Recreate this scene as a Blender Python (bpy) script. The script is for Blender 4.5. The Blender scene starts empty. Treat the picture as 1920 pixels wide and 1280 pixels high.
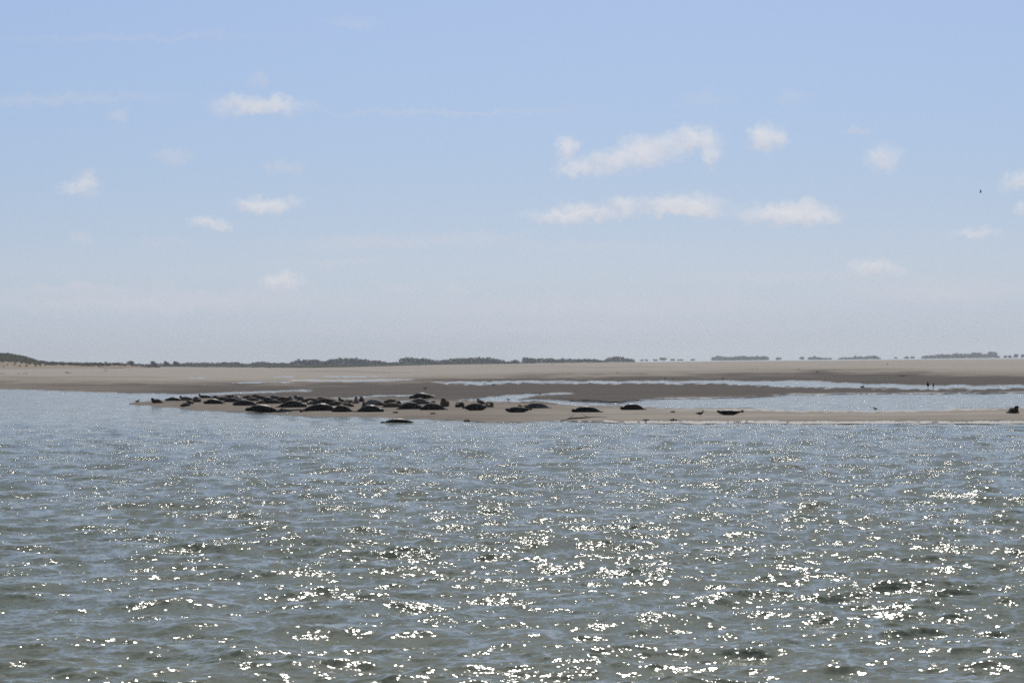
import bpy, math, random
import numpy as np
from mathutils import Vector, Matrix, Quaternion
rng = np.random.default_rng(7); random.seed(7)
S = bpy.context.scene
COL = S.collection

# ------------------------------------------------------------------ camera
F = 4735.0            # focal length in pixels of the 1920 px wide photograph (55 mm on a 22.3 mm sensor)
HC = 2.7              # eye height over the water
ROLL = 0.0094
cam_d = bpy.data.cameras.new('camera'); cam = bpy.data.objects.new('camera', cam_d); COL.objects.link(cam)
cam_d.sensor_width = 22.3; cam_d.lens = 22.3 * F / 1920; cam_d.clip_start = 0.5; cam_d.clip_end = 60000
def yh(x): return 668 + (1900 - np.asarray(x, float)) * ROLL      # the level horizon
PITCH = math.atan((yh(960) - 640) / F)
fw = Vector((0, math.cos(PITCH), math.sin(PITCH)))
up0 = Vector((0, -math.sin(PITCH), math.cos(PITCH))); r0 = Vector((1, 0, 0))
rt = r0 * math.cos(ROLL) - up0 * math.sin(ROLL); up = r0 * math.sin(ROLL) + up0 * math.cos(ROLL)
RM = Matrix((rt, up, -fw)).transposed()
cam.matrix_world = Matrix.Translation((0, 0, HC)) @ RM.to_4x4()
S.camera = cam
RN = np.array(RM)
def rays(px, py):
    px, py = np.broadcast_arrays(np.asarray(px, float), np.asarray(py, float))
    d = np.stack([(px - 960) / F, (640 - py) / F, -np.ones_like(px + py)], -1)
    return d @ RN.T
def on_plane(px, py, z):
    d = rays(px, py); t = (z - HC) / d[..., 2]
    return np.stack([d[..., 0] * t, d[..., 1] * t, np.broadcast_to(z, t.shape)], -1)
def at_dist(px, py, D):
    d = rays(px, py); t = D / d[..., 1]
    return np.stack([d[..., 0] * t, d[..., 1] * t, HC + d[..., 2] * t], -1)

# ------------------------------------------------------------------ light
SUN_EL, SUN_AZ = math.radians(46), math.radians(4)
sv = Vector((math.sin(SUN_AZ) * math.cos(SUN_EL), math.cos(SUN_AZ) * math.cos(SUN_EL), math.sin(SUN_EL)))
sl = bpy.data.lights.new('sun', 'SUN'); sl.energy = 3.4; sl.angle = math.radians(0.5); sl.color = (1.0, 0.96, 0.90)
so = bpy.data.objects.new('sun', sl); COL.objects.link(so)
so.rotation_mode = 'QUATERNION'; so.rotation_quaternion = (-sv).to_track_quat('-Z', 'Y'); so.location = (0, 0, 60)
S.view_settings.view_transform = 'Standard'; S.view_settings.look = 'None'
S.view_settings.exposure = 0.0; S.view_settings.gamma = 1.0
S.cycles.use_denoising = False; S.cycles.denoiser = 'OPENIMAGEDENOISE'; S.cycles.denoising_prefilter = 'NONE'
S.cycles.max_bounces = 6; S.cycles.volume_bounces = 1
S.cycles.sample_clamp_indirect = 4.0; S.cycles.sample_clamp_direct = 20.0; S.cycles.filter_width = 1.75
S.cycles.caustics_reflective = False; S.cycles.caustics_refractive = False

class NT:
    """small helper around a node tree"""
    def __init__(s, tree): s.t = tree; s.n = tree.nodes; s.l = tree.links
    def new(s, kind, **kw):
        n = s.n.new(kind)
        for k, v in kw.items(): setattr(n, k, v)
        return n
    def put(s, sock, v):
        if isinstance(v, bpy.types.NodeSocket): s.l.new(v, sock)
        elif v is not None: sock.default_value = v
    def math(s, op, a, b=None, c=None, clamp=False):
        n = s.new('ShaderNodeMath', operation=op, use_clamp=clamp)
        for i, v in enumerate((a, b, c)): s.put(n.inputs[i], v)
        return n.outputs[0]
    def vmath(s, op, a, b=None, c=None):
        n = s.new('ShaderNodeVectorMath', operation=op)
        for i, v in enumerate((a, b, c)): s.put(n.inputs[i], v)
        return n.outputs['Value'] if op in ('LENGTH', 'DOT_PRODUCT') else n.outputs[0]
    def noise(s, vec, scale, detail=3, rough=0.5, dist=0.0, w=None):
        n = s.new('ShaderNodeTexNoise')
        if w is not None:
            n.noise_dimensions = '4D'; s.put(n.inputs['W'], w)
        s.put(n.inputs['Vector'], vec); n.inputs['Scale'].default_value = scale
        n.inputs['Detail'].default_value = detail; n.inputs['Roughness'].default_value = rough
        n.inputs['Distortion'].default_value = dist
        return n.outputs['Fac'], n.outputs['Color']
    def rng(s, v, a, b, c, d, smooth=False):
        n = s.new('ShaderNodeMapRange', interpolation_type='SMOOTHSTEP' if smooth else 'LINEAR')
        for i, x in enumerate((v, a, b, c, d)): s.put(n.inputs[i], x)
        return n.outputs[0]
    def mix(s, f, a, b, blend='MIX'):
        n = s.new('ShaderNodeMix', data_type='RGBA', blend_type=blend)
        s.put(n.inputs[0], f); s.put(n.inputs[6], a); s.put(n.inputs[7], b)
        return n.outputs[2]
def c4(*c): return (c[0], c[1], c[2], 1.0)

# ------------------------------------------------------------------ sky
W = bpy.data.worlds.new('World'); S.world = W; W.use_nodes = True
w = NT(W.node_tree); w.n.clear()
tc = w.new('ShaderNodeTexCoord').outputs['Generated']
sep = w.new('ShaderNodeSeparateXYZ'); w.put(sep.inputs[0], tc)
dx, dy, dz = sep.outputs
zc = w.math('MAXIMUM', dz, 0.0)
zlift = w.math('MULTIPLY_ADD', zc, 1.35, 0.035)
cmb = w.new('ShaderNodeCombineXYZ'); w.put(cmb.inputs[0], dx); w.put(cmb.inputs[1], dy); w.put(cmb.inputs[2], zlift)
sky = w.new('ShaderNodeTexSky', sky_type='NISHITA'); sky.sun_disc = False
sky.sun_elevation = SUN_EL; sky.sun_rotation = SUN_AZ; sky.altitude = 0; sky.air_density = 1.0; sky.dust_density = 0.6; sky.ozone_density = 1.6
w.put(sky.inputs[0], w.vmath('NORMALIZE', cmb.outputs[0]))
# clouds: angular coordinates u (azimuth tangent), v (elevation tangent)
ys = w.math('MAXIMUM', dy, 0.05)
u = w.math('DIVIDE', dx, ys); v = w.math('DIVIDE', dz, ys)
cu = w.new('ShaderNodeCombineXYZ'); w.put(cu.inputs[0], u); w.put(cu.inputs[1], v)
uv = cu.outputs[0]
n1 = w.noise(uv, F / 42, 6, 0.6)[1]
n2 = w.noise(uv, F / 13, 3, 0.6)[1]
warp = w.vmath('MULTIPLY_ADD', w.vmath('SUBTRACT', n1, (0.5, 0.5, 0.5)), (70 / F, 50 / F, 0), uv)
warp = w.vmath('MULTIPLY_ADD', w.vmath('SUBTRACT', n2, (0.5, 0.5, 0.5)), (30 / F, 26 / F, 0), warp)
#  x, y, half width, half height, strength
CLOUDS = [(490,200,88,18,.55),(470,197,55,20,.6),(520,193,34,16,.6),(487,148,22,14,.25),(225,215,22,11,.3),(150,352,34,20,.42),(158,335,16,22,.3),
 (500,386,56,20,.8),(478,388,30,13,.6),(395,421,36,13,.65),(418,428,22,9,.4),(153,447,20,12,.35),(320,292,48,12,.3),(535,315,42,14,.3),(300,455,40,10,.18),
 (1062,282,24,24,.85),(1082,318,34,19,.75),(1128,302,36,16,.55),(1165,305,44,26,.8),(1205,288,48,30,.85),(1250,275,44,24,.7),(1308,262,40,24,.9),(1334,292,16,24,.75),
 (1437,256,36,25,.95),(1440,272,28,14,.5),(1072,407,82,15,.85),(1085,394,36,17,.7),(1138,405,44,13,.5),(1170,384,34,15,.85),(1180,396,20,12,.4),
 (1282,386,74,22,.95),(1295,398,60,14,.6),(1250,392,44,14,.6),(1472,404,82,22,.95),(1492,388,40,18,.7),(1530,412,38,17,.8),
 (1655,300,36,28,.4),(1648,292,18,16,.25),(1610,247,30,9,.35),(1830,437,48,13,.6),(1640,506,46,17,.6),(1652,500,22,12,.4),
 (528,530,34,22,.62),(528,524,24,14,.55),(757,538,44,9,.35),(855,541,30,11,.3),(1910,345,30,18,.7),(1915,395,18,12,.4),(1360,552,44,18,.16),(1740,552,60,14,.18),(1320,185,60,14,.16),(1485,180,36,12,.16),
 (820,210,330,6,.17),(740,455,240,18,.25),(900,443,90,8,.25),(1100,462,180,12,.18),(110,186,240,14,.17),(660,40,60,14,.16),(250,70,300,8,.12),
 (300,565,420,24,.34),(1100,575,500,26,.26),(1780,545,260,24,.28),(640,490,150,8,.2),(150,540,160,9,.26),(1480,520,220,12,.2),(1000,615,600,18,.16)]
acc = None; lit = None
for (px, py, sx, sy, st) in CLOUDS:
    if st < .5: st = min(st * (1.9 if sx > 130 else 1.35), .6)
    d = rays(px, py); cu_, cv_ = d[0] / d[1], d[2] / d[1]
    big = sx > 130
    p = w.vmath('MULTIPLY_ADD', warp if not big else warp, (F / sx, F / sy, 0), (-cu_ * F / sx, -cv_ * F / sy, 0))
    if st > .5 and not big:                              # cumulus: flat base, rounded lit top
        sp_ = w.new('ShaderNodeSeparateXYZ'); w.put(sp_.inputs[0], p); yv = sp_.outputs[1]
        cb_ = w.new('ShaderNodeCombineXYZ'); w.put(cb_.inputs[0], sp_.outputs[0])
        w.put(cb_.inputs[1], w.math('MAXIMUM', yv, w.math('MULTIPLY', yv, -1.2)))
        m = w.rng(w.vmath('LENGTH', cb_.outputs[0]), 1.5, 0.2, 0.0, st, True)
        sh = w.math('MULTIPLY', m, w.rng(yv, -.75, .35, .0, 1.0))
        lit = sh if lit is None else w.math('MAXIMUM', lit, sh)
    else:
        m = w.rng(w.vmath('LENGTH', p), 1.35, 0.25 if not big else 0.0, 0.0, st, True)
    # screen-like accumulation
    acc = m if acc is None else w.math('SUBTRACT', w.math('ADD', acc, m), w.math('MULTIPLY', acc, m))
n3 = w.noise(uv, F / 26, 5, 0.65)[0]
acc = w.math('MULTIPLY', acc, w.rng(n3, 0.25, 0.6, 0.6, 1.05))
acc = w.math('MULTIPLY', acc, w.math('GREATER_THAN', dy, 0.06))
# low haze towards the horizon is part of the air; the deeper sky picks up the blue
tint = w.new('ShaderNodeValToRGB'); w.put(tint.inputs[0], w.math('MULTIPLY', zc, 2.0, clamp=True))
SKY_TINT = [(0.0,(.56,.605,.845)),(.015,(.575,.616,.855)),(.072,(.763,.745,.87)),(.138,(.795,.80,.90)),(.225,(.865,.885,.98)),(.285,(.91,.927,1.025)),(.48,(.53,.575,.60)),(1.0,(.44,.48,.50))]
els = tint.color_ramp.elements
els[0].position = 0; els[0].color = c4(*SKY_TINT[0][1]); els[1].position = 1; els[1].color = c4(*SKY_TINT[-1][1])
for p_, c_ in SKY_TINT[1:-1]:
    e = els.new(p_); e.color = c4(*c_)
skyc = w.mix(1.0, sky.outputs[0], tint.outputs[0], 'MULTIPLY')
cloudc = w.mix(w.math('DIVIDE', lit, w.math('MAXIMUM', acc, .05), clamp=True), c4(7.3, 7.4, 8.1), c4(9.0, 8.9, 9.15))
skyc = w.mix(w.math('MULTIPLY', acc, .88, clamp=True), skyc, cloudc)
bg = w.new('ShaderNodeBackground'); w.put(bg.inputs[0], skyc); bg.inputs[1].default_value = 0.085
out = w.new('ShaderNodeOutputWorld'); w.l.new(bg.outputs[0], out.inputs[0])

# ------------------------------------------------------------------ helpers
def material(name):
    m = bpy.data.materials.new(name); m.use_nodes = True
    t = NT(m.node_tree); b = m.node_tree.nodes['Principled BSDF']
    return m, t, b
def tag(o, label=None, cat=None, group=None, kind=None):
    if label: o['label'] = label
    if cat: o['category'] = cat
    if group: o['group'] = group
    if kind: o['kind'] = kind
    return o
def link(name, me, mat=None, parent=None):
    o = bpy.data.objects.new(name, me); COL.objects.link(o)
    if mat and not me.materials: me.materials.append(mat)
    if parent: o.parent = parent
    return o
def mesh_np(name, V, Fq, smooth=True):
    V = np.asarray(V, np.float32); Fq = np.asarray(Fq, np.int32); k = Fq.shape[1]
    me = bpy.data.meshes.new(name)
    me.vertices.add(len(V)); me.vertices.foreach_set('co', V.ravel())
    me.loops.add(Fq.size); me.loops.foreach_set('vertex_index', Fq.ravel())
    me.polygons.add(len(Fq)); me.polygons.foreach_set('loop_start', np.arange(0, Fq.size, k, dtype=np.int32))
    me.polygons.foreach_set('use_smooth', np.full(len(Fq), smooth))
    me.update(calc_edges=True)
    return me
def grid_faces(nr, nc):
    i = np.arange(nr - 1)[:, None] * nc + np.arange(nc - 1)[None, :]
    return np.stack([i, i + 1, i + nc + 1, i + nc], -1).reshape(-1, 4)
def attr(me, name, vals):
    a = me.attributes.new(name, 'FLOAT', 'POINT'); a.data.foreach_set('value', np.asarray(vals, np.float32).ravel())
def sstep(a, b, x):
    t = np.clip((x - a) / (b - a), 0, 1); return t * t * (3 - 2 * t)
def T(pairs):
    xs = [p[0] for p in pairs]; ysv = [p[1] for p in pairs]
    return lambda x: np.interp(x, xs, ysv)
def vnoise(x, y, seed=0):
    """smooth value noise on arrays"""
    xi = np.floor(x).astype(np.int64); yi = np.floor(y).astype(np.int64); fx = x - xi; fy = y - yi
    fx = fx * fx * (3 - 2 * fx); fy = fy * fy * (3 - 2 * fy)
    def h(a, b):
        n = (a * 374761393 + b * 668265263 + seed * 1442695041) & 0x7fffffff
        n = ((n ^ (n >> 13)) * 1274126177) & 0x7fffffff
        return ((n ^ (n >> 16)) & 0xffff) / 65535.0
    return (h(xi, yi) * (1 - fx) + h(xi + 1, yi) * fx) * (1 - fy) + (h(xi, yi + 1) * (1 - fx) + h(xi + 1, yi + 1) * fx) * fy

# ------------------------------------------------------------------ terrain: sandbank, mud flat, beach
CREST0 = T([(-300,687),(0,687.2),(300,687.4),(400,688.2),(560,689.6),(650,688.2),(800,684.2),(1000,681.2),(1140,678.5),(1300,677.2),(1600,674.6),(1900,672.6),(2300,669.5)])
def CREST(x): return np.maximum(CREST0(x), yh(x) + 4.0)
FRONT = T([(-400,758),(236,758),(240,757.5),(280,761),(340,766),(400,771),(450,772.5),(480,775),(520,778),(580,781),(640,781.5),(700,783),(760,785.5),(860,788),(900,791),(950,792.6),
           (1000,791),(1060,789),(1120,790.5),(1170,792.6),(1300,792.8),(1400,792),(1500,793),(1700,792.6),(1920,793),(2300,793)])
POOLS = [  # x range, top curve, bottom curve
 (-400, 392, T([(-400,727),(0,731.3),(90,732.2),(160,735),(240,738),(370,739.8),(392,741)]), T([(-400,900),(231,900),(241,753.8),(300,750.2),(340,746.6),(370,743),(392,741)])),
 (1140, 2400, T([(1140,759),(1200,751),(1260,747.5),(1340,747.5),(1420,744.5),(1480,741),(1700,738.6),(1920,737.6),(2400,737)]),
              T([(1140,759),(1200,762),(1260,763.5),(1320,764.5),(1400,763.5),(1440,766),(1480,769),(1560,768),(1620,770),(1700,768.5),(1780,766),(1850,764),(1920,763),(2400,763)])),
 (826, 2400, T([(826,716.8),(1000,715.6),(1240,714.6),(1350,714.6),(1550,715),(1570,719.4),(1670,720.6),(1690,722.2),(1920,723),(2400,723)]),
             T([(826,716.8),(880,720),(950,717.6),(1100,717.2),(1240,717.8),(1340,718.6),(1440,722),(1500,725),(1700,727.4),(1920,728),(2400,728)])),
 (875, 1060, T([(875,749.5),(910,745.5),(960,740.5),(1060,737.4)]), T([(875,749.5),(920,752.4),(965,750.5),(1000,741.5),(1060,737.6)])),
 (960, 1150, T([(960,752),(1000,748.5),(1150,756.5)]), T([(960,752.4),(1010,751.4),(1060,758),(1150,759.5)])),
 (640, 800, T([(640,745.4),(700,742),(800,741)]), T([(640,746),(700,743.2),(800,741.4)])),
 (720, 800, T([(720,753),(760,751),(800,750)]), T([(720,754.5),(760,753.4),(800,751.8)])),
 (372, 570, T([(372,738.8),(460,735.4),(570,731.4)]), T([(372,740.3),(460,736.7),(570,732)])),
 (440, 540, T([(440,717.4),(480,716.0),(540,715.2)]), T([(440,717.6),(480,717.2),(540,715.5)])),
 (560, 760, T([(560,713.0),(700,712.2),(760,712.8)]), T([(560,713.3),(700,713.8),(760,713.0)])),
 (600, 720, T([(600,705.2),(660,705),(720,705.2)]), T([(600,705.4),(630,706.2),(720,705.4)])),
 (360, 385, T([(360,708.2),(385,708)]), T([(360,708.8),(385,708.6)])),
 (520, 545, T([(520,706.4),(545,705.8)]), T([(520,707),(545,706.6)])),
 (470, 540, T([(470,775),(500,773.4),(540,772)]), T([(470,775.4),(500,774.6),(540,772.4)])),
]
DRY = T([(-400,711),(0,713),(250,719),(300,719.5),(560,717.5),(780,712.5),(960,706),(1150,703.5),(1300,702),(1450,700),(1600,697),(1750,700),(1920,703),(2400,703)])
BAR = T([(-400,760),(230,748),(380,745),(640,746),(800,748),(900,752),(1100,760),(1200,763),(2400,763)])
FARZ = T([(2,1.62),(3.5,1.5),(6,1.2),(10,.8),(20,.42),(35,.2),(60,.12),(140,.12)])
FILM = {}
def zfun(X, V, fine=True):
    q = V - yh(X)
    z = FARZ(q); k_ = 1.0 if fine else 0.0; film = np.zeros_like(z)
    wob = (vnoise(X / 60., V / 3.2, 3) - .5)
    z = z + k_ * wob * .05 * sstep(8, 40, q)
    d1 = FRONT(X) + (vnoise(X / 23., X * 0, 9) - .5) * 1.6 - V
    z = np.where(d1 > 0, np.minimum(z, 0.013 * d1 + .0006 * d1 * d1), np.maximum(0.03 * d1, -1.0))
    for (a, b, tp, bt) in POOLS:
        nz = (vnoise(X / 31., X * 0, 5) - .5) * 1.6 + k_ * (vnoise(X / 9., V / 1.3, 6) - .5) * 2.0
        if a == 826: nz = nz * 1.7
        dep = np.minimum(V - (tp(X) + nz), (bt(X) + nz) - V)
        dep = np.minimum(dep, np.minimum((X - a) / 9., (b - X) / 9.))
        film = np.maximum(film, sstep(-6 if a == 1140 else -2.4, -.4, dep) * (b - a > 150))
        z = np.minimum(z, np.where(dep > 0, np.maximum(-.012 - .03 * dep, -.12), -.016 * dep + .0025 * dep * dep - .012 * (dep > -.6)))
    FILM['v'] = film
    return z
def zpt(px, py): return float(zfun(np.array([float(px)]), np.array([float(py)]))[0])
def ground(px, py):
    """the point of the sand (or the water) seen at a photo pixel"""
    z = max(zpt(px, py), -0.03); p = on_plane(float(px), float(py), z)
    return Vector((float(p[0]), float(p[1]), float(p[2])))
def pxm(px, py):                       # pixels of the photo per metre there
    return F / ground(px, py).y

wing = np.cumsum(np.geomspace(4, 420, 40)); wing = wing[wing < 4200]
xs = np.concatenate([(-240 - wing)[::-1], np.arange(-240, 2161, 2.5), 2160 + wing])
ws = np.concatenate([np.arange(0, 130, .5), np.arange(130, 260, 5), np.arange(260, 900, 40)])
XT, WW = np.meshgrid(xs, ws); XX = np.clip(XT, -390, 2290); VV = CREST(XX) + WW; VT = VV + yh(XT) - yh(XX)
P = on_plane(XT, VT, zfun(XX, VV, False)); ZZ = zfun(XX, VV); P[..., 2] = ZZ
film = FILM['v'] * sstep(8, 2, np.abs(VV - 700) - 70)
q = VV - yh(XX)
wet = sstep(-5, 7, VV - DRY(XX) + (vnoise(XX / 90., VV / 4., 21) - .5) * 9 + (vnoise(XX / 28., VV / 1.6, 22) - .5) * 5) * np.interp(XX, [0, 200, 380, 700], [.45, .6, .95, 1.0])
mid = sstep(-10, 0, VV - DRY(XX) + 2) * .22
wet = np.maximum(wet, mid)
barw = sstep(-4, 4, VV - BAR(XX))
wet = wet * (1 - barw) + barw * np.interp(XX, [300, 900, 1150, 1900], [.42, .34, .14, .10])
wet = np.maximum(wet, .75 * sstep(2.2, .2, FRONT(XX) - VV))
for (yy, x0, x1, am) in [(697,560,760,.3),(706,0,330,.25),(722,80,300,.3),(698.5,1480,1800,.25),(688,900,1500,.14),(692,1300,1700,.14)]:
    wet = wet + am * np.exp(-((VV - yy + (vnoise(XX / 80., XX * 0, int(yy)) - .5) * 3) / 1.1) ** 2) * sstep(x0 - 60, x0 + 60, XX) * sstep(x1 + 60, x1 - 60, XX)
# beyond the crest: flooded strip added right as the mirage gap, low land left
rows, wr = [], []
Dc = P[0, :, 1]
land = np.interp(xs, [0, 700, 1000, 1250], [.25, .25, .0, -.5])
az = P[0, :, 0] / P[0, :, 1]
for k, Dn in enumerate([60, 180, 500, 1200, 2500, 4000, 6200]):
    D = Dc + Dn; zz = land * (1 if k else .5) + (ZZ[0] * .75 if k == 0 else 0)
    rows.append(np.stack([az * D, D, zz], -1)); wr.append(np.full(len(xs), .3))
FARP = np.stack(rows[::-1]); PT = np.concatenate([FARP, P]); WT = np.concatenate([np.stack(wr), wet])
me = mesh_np('sandbank', PT.reshape(-1, 3), grid_faces(PT.shape[0], PT.shape[1])[:, ::-1])
attr(me, 'wet', np.clip(WT, 0, 1.2))
attr(me, 'film', np.concatenate([np.zeros((7, len(xs))), film])); gr_ = np.zeros_like(WT); gr_[:len(rows)] = (xs < 1260)[None, :]; attr(me, 'meadow', gr_)
m, t, b = material('tidal_sand')
pos = t.new('ShaderNodeNewGeometry').outputs['Position']
wa = t.new('ShaderNodeAttribute', attribute_name='wet').outputs['Fac']
mp = t.vmath('MULTIPLY', pos, (0.012, 0.09, 0.0))
ns = t.noise(mp, 1.0, 5, 0.6)[0]
nf = t.noise(t.vmath('MULTIPLY', pos, (.5, .5, .5)), 1.0, 5, 0.65)[0]
ng = t.noise(t.vmath('MULTIPLY', pos, (.03, .35, 0)), 1.0, 4, 0.6)[0]
wv = t.math('ADD', wa, t.math('MULTIPLY', t.math('SUBTRACT', ns, 0.5), 0.8), clamp=True)
wv = t.math('ADD', wv, t.math('MULTIPLY', t.math('SUBTRACT', ng, 0.5), 0.6), clamp=True)
cr = t.new('ShaderNodeValToRGB'); t.put(cr.inputs[0], wv)
e = cr.color_ramp.elements; e[0].position = 0; e[0].color = c4(.475, .435, .39); e[1].position = 1; e[1].color = c4(.120, .114, .112)
x = e.new(.35); x.color = c4(.28, .248, .218)
col = t.mix(t.rng(nf, .3, .75, 0, .5), cr.outputs[0], c4(.19, .165, .14), 'MIX')
col = t.mix(t.new('ShaderNodeAttribute', attribute_name='meadow').outputs['Fac'], col, c4(.05, .06, .035))
t.put(b.inputs['Base Color'], col)
t.put(b.inputs['Roughness'], t.math('SUBTRACT', .92, t.math('MULTIPLY', t.new('ShaderNodeAttribute', attribute_name='film').outputs['Fac'], .62)))
fl = t.new('ShaderNodeAttribute', attribute_name='film').outputs['Fac']
fl = t.math('MULTIPLY', fl, t.rng(t.noise(t.vmath('MULTIPLY', pos, (.05, .22, 0)), 1.0, 5, .65)[0], .42, .66, 0, 1, True))
t.put(b.inputs['Specular IOR Level'], t.math('MULTIPLY', fl, .28))
bp = t.new('ShaderNodeBump'); bp.inputs['Strength'].default_value = .6; bp.inputs['Distance'].default_value = .06
t.put(bp.inputs['Height'], nf); t.put(b.inputs['Normal'], bp.outputs[0])
sand = tag(link('sandbank', me, m), 'pale tidal sandbank and dark wet mudflat reaching to the horizon', 'sandbank', kind='structure')

# ------------------------------------------------------------------ water: one sheet with real waves
qs = np.concatenate([np.geomspace(1.62, 28, 40), np.arange(29, 104, 1.0), np.arange(104, 616, .95), np.arange(620, 1200, 8), np.arange(1230, 3000, 60)])
side = np.concatenate([np.arange(4, 1300, 4), 1300 + np.cumsum(np.geomspace(6, 500, 30))]); side = side[side < 4100]
us = np.concatenate([(-200 - side)[::-1], np.arange(-200, 2121, 1.05), 2120 + side])
UU, QQ = np.meshgrid(us, qs); VV = QQ + yh(UU)
P = on_plane(UU, VV, 0.0); X0, Y0 = P[..., 0], P[..., 1]
dD = np.gradient(Y0[:, 0])[:, None]; dD = np.abs(dD)
UC = np.clip(UU, -390, 2290); dF = VV - (FRONT(UC) + yh(UU) - yh(UC)); VC = VV - yh(UU) + yh(UC)
chop_l = sstep(-6, 60, dF); chop_r = sstep(-4, 10, dF)
fr = np.interp(UU, [850, 1100], [0, 1])
chop = chop_l * (1 - fr) + chop_r * fr
inlet = (UU < 392) & (dF < 0)
chop = np.where(inlet, .12 + .5 * sstep(730, 740, VC) * (UU < 240), chop)
chop = np.where(UU < 236, np.maximum(chop * .6, .85 * sstep(745, 800, VC)) , chop)
chop = np.where((QQ < 118) & (dF < -8) & (UU > 392), .5, chop)
chop = np.maximum(chop, np.where(QQ > 22, .42, 0))
chop = np.where(QQ < 22, .02, chop)
A = np.clip(.12 + .88 * chop, 0, 1)
calm_wing = 1 - sstep(1250, 1600, np.maximum(-200 - UU, UU - 2120))
gust = .55 + .9 * vnoise(X0 / 7. + 40, Y0 / 9., 31)
H = np.zeros_like(X0); DX = np.zeros_like(X0); DY = np.zeros_like(X0)
wr_ = np.random.default_rng(11)
NW = 90
lam = np.exp(np.linspace(np.log(.16), np.log(3.6), NW))
for L in lam:
    th = wr_.normal(0, .62); k = 2 * math.pi / L; kx, ky = k * math.sin(th), -k * math.cos(th)
    a = .0047 * L ** .76 * (1.28 if .9 < L < 2.2 else 1.0) * (1.0 if L < 1.9 else (1.9 / L) ** 1.6)
    ph = wr_.uniform(0, 2 * math.pi)
    att = sstep(.8, 2.6, L / (dD * max(.25, abs(math.cos(th)))))
    if att.max() <= 0: continue
    arg = kx * X0 + ky * Y0 + ph; c_, s_ = np.cos(arg), np.sin(arg)
    aa = a * att * A * calm_wing * (gust if L < 1.0 else 1.0)
    H += aa * c_; DX -= aa * kx / k * s_ * .8; DY -= aa * ky / k * s_ * .8
PW = np.stack([X0 + DX, Y0 + DY, H], -1)
me = mesh_np('water', PW.reshape(-1, 3), grid_faces(len(qs), len(us)))
nchop = np.where(QQ < 22, .02, np.maximum(A, .95) * np.interp(QQ, [40, 104, 125, 180, 300, 600], [1.15, 1.25, 1.75, 1.62, 1.2, .74]))
attr(me, 'chop', nchop)
m, t, b = material('estuary_water')
g = t.new('ShaderNodeNewGeometry'); pos = g.outputs['Position']
ch = t.new('ShaderNodeAttribute', attribute_name='chop').outputs['Fac']
def slopes(scale, k, detail=2, sx=1.0):
    c = t.noise(t.vmath('MULTIPLY', pos, (scale * sx, scale, scale)), 1.0, detail, .55)[1]
    return t.vmath('MULTIPLY', t.vmath('SUBTRACT', c, (.5, .5, .5)), (k * 1.25, k, 0))
s1 = slopes(24, 1.15, 2, .6); s2 = slopes(5.0, .80, 3, .7); s3 = slopes(1.1, .46, 4, .7)
patch = t.noise(t.vmath('MULTIPLY', pos, (.5, .8, 0)), 1.0, 3, .6)[0]
amp = t.math('MULTIPLY', ch, t.rng(patch, .3, .7, .45, 1.35))
sl_ = t.vmath('ADD', t.vmath('ADD', s1, s2), s3)
av = t.new('ShaderNodeVectorMath', operation='SCALE'); t.put(av.inputs[0], sl_); t.put(av.inputs['Scale'], amp)
nrm = t.vmath('NORMALIZE', t.vmath('ADD', g.outputs['Normal'], av.outputs[0]))
t.put(b.inputs['Normal'], nrm)
silt = t.noise(t.vmath('MULTIPLY', pos, (.05, .08, 0)), 1.0, 3, .5)[0]
t.put(b.inputs['Base Color'], t.mix(t.rng(silt, .3, .7, 0, 1), c4(.182, .202, .150), c4(.215, .229, .172)))
b.inputs['Roughness'].default_value = .09; b.inputs['IOR'].default_value = 1.333
water = tag(link('water', me, m), 'choppy grey green estuary water glittering in the sun', 'water', kind='structure')

# ------------------------------------------------------------------ foliage, dunes, far woods
def leaf_material(name, c0, c1):
    m, t, b = material(name)
    gi = t.new('ShaderNodeNewGeometry')
    n = t.noise(gi.outputs['Position'], .35, 3, .6)[0]
    f = t.math('ADD', t.math('MULTIPLY', gi.outputs['Random Per Island'], .6), t.math('MULTIPLY', n, .5), clamp=True)
    t.put(b.inputs['Base Color'], t.mix(f, c4(*c0), c4(*c1)))
    b.inputs['Roughness'].default_value = .8; b.inputs['Specular IOR Level'].default_value = .1
    return m
M_LEAF = leaf_material('far_foliage', (.028, .040, .022), (.075, .09, .045))
M_SCRUB = leaf_material('dune_scrub', (.030, .034, .020), (.085, .085, .05))
m, t, b = material('bark'); M_BARK = m
t.put(b.inputs['Base Color'], t.mix(t.noise(t.new('ShaderNodeTexCoord').outputs['Object'], 3, 4)[0], c4(.05, .04, .03), c4(.12, .10, .08)))
def leaf_quads(cent, size):
    """many small randomly turned leaf clumps at the given centres"""
    n = len(cent); a = rng.normal(size=(n, 3)); a /= np.linalg.norm(a, axis=1)[:, None]
    c = rng.normal(size=(n, 3)); bb = np.cross(a, c); bb /= np.linalg.norm(bb, axis=1)[:, None]
    s = (np.asarray(size) * rng.uniform(.6, 1.3, n))[:, None]
    a = a * s; bb = bb * s * rng.uniform(.6, 1.0, n)[:, None]
    V = np.stack([cent - a - bb * .4, cent - bb + a * .3, cent + a + bb * .3, cent + bb - a * .2], 1).reshape(-1, 3)
    return V, np.arange(4 * n).reshape(n, 4)
def blob(c, r, n):
    """points spread through a crown, denser towards its skin"""
    d = rng.normal(size=(n, 3)); d /= np.linalg.norm(d, axis=1)[:, None]
    d *= (rng.uniform(0.15, 1, n) ** .45)[:, None]
    return np.asarray(c) + d * np.asarray(r)
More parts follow.
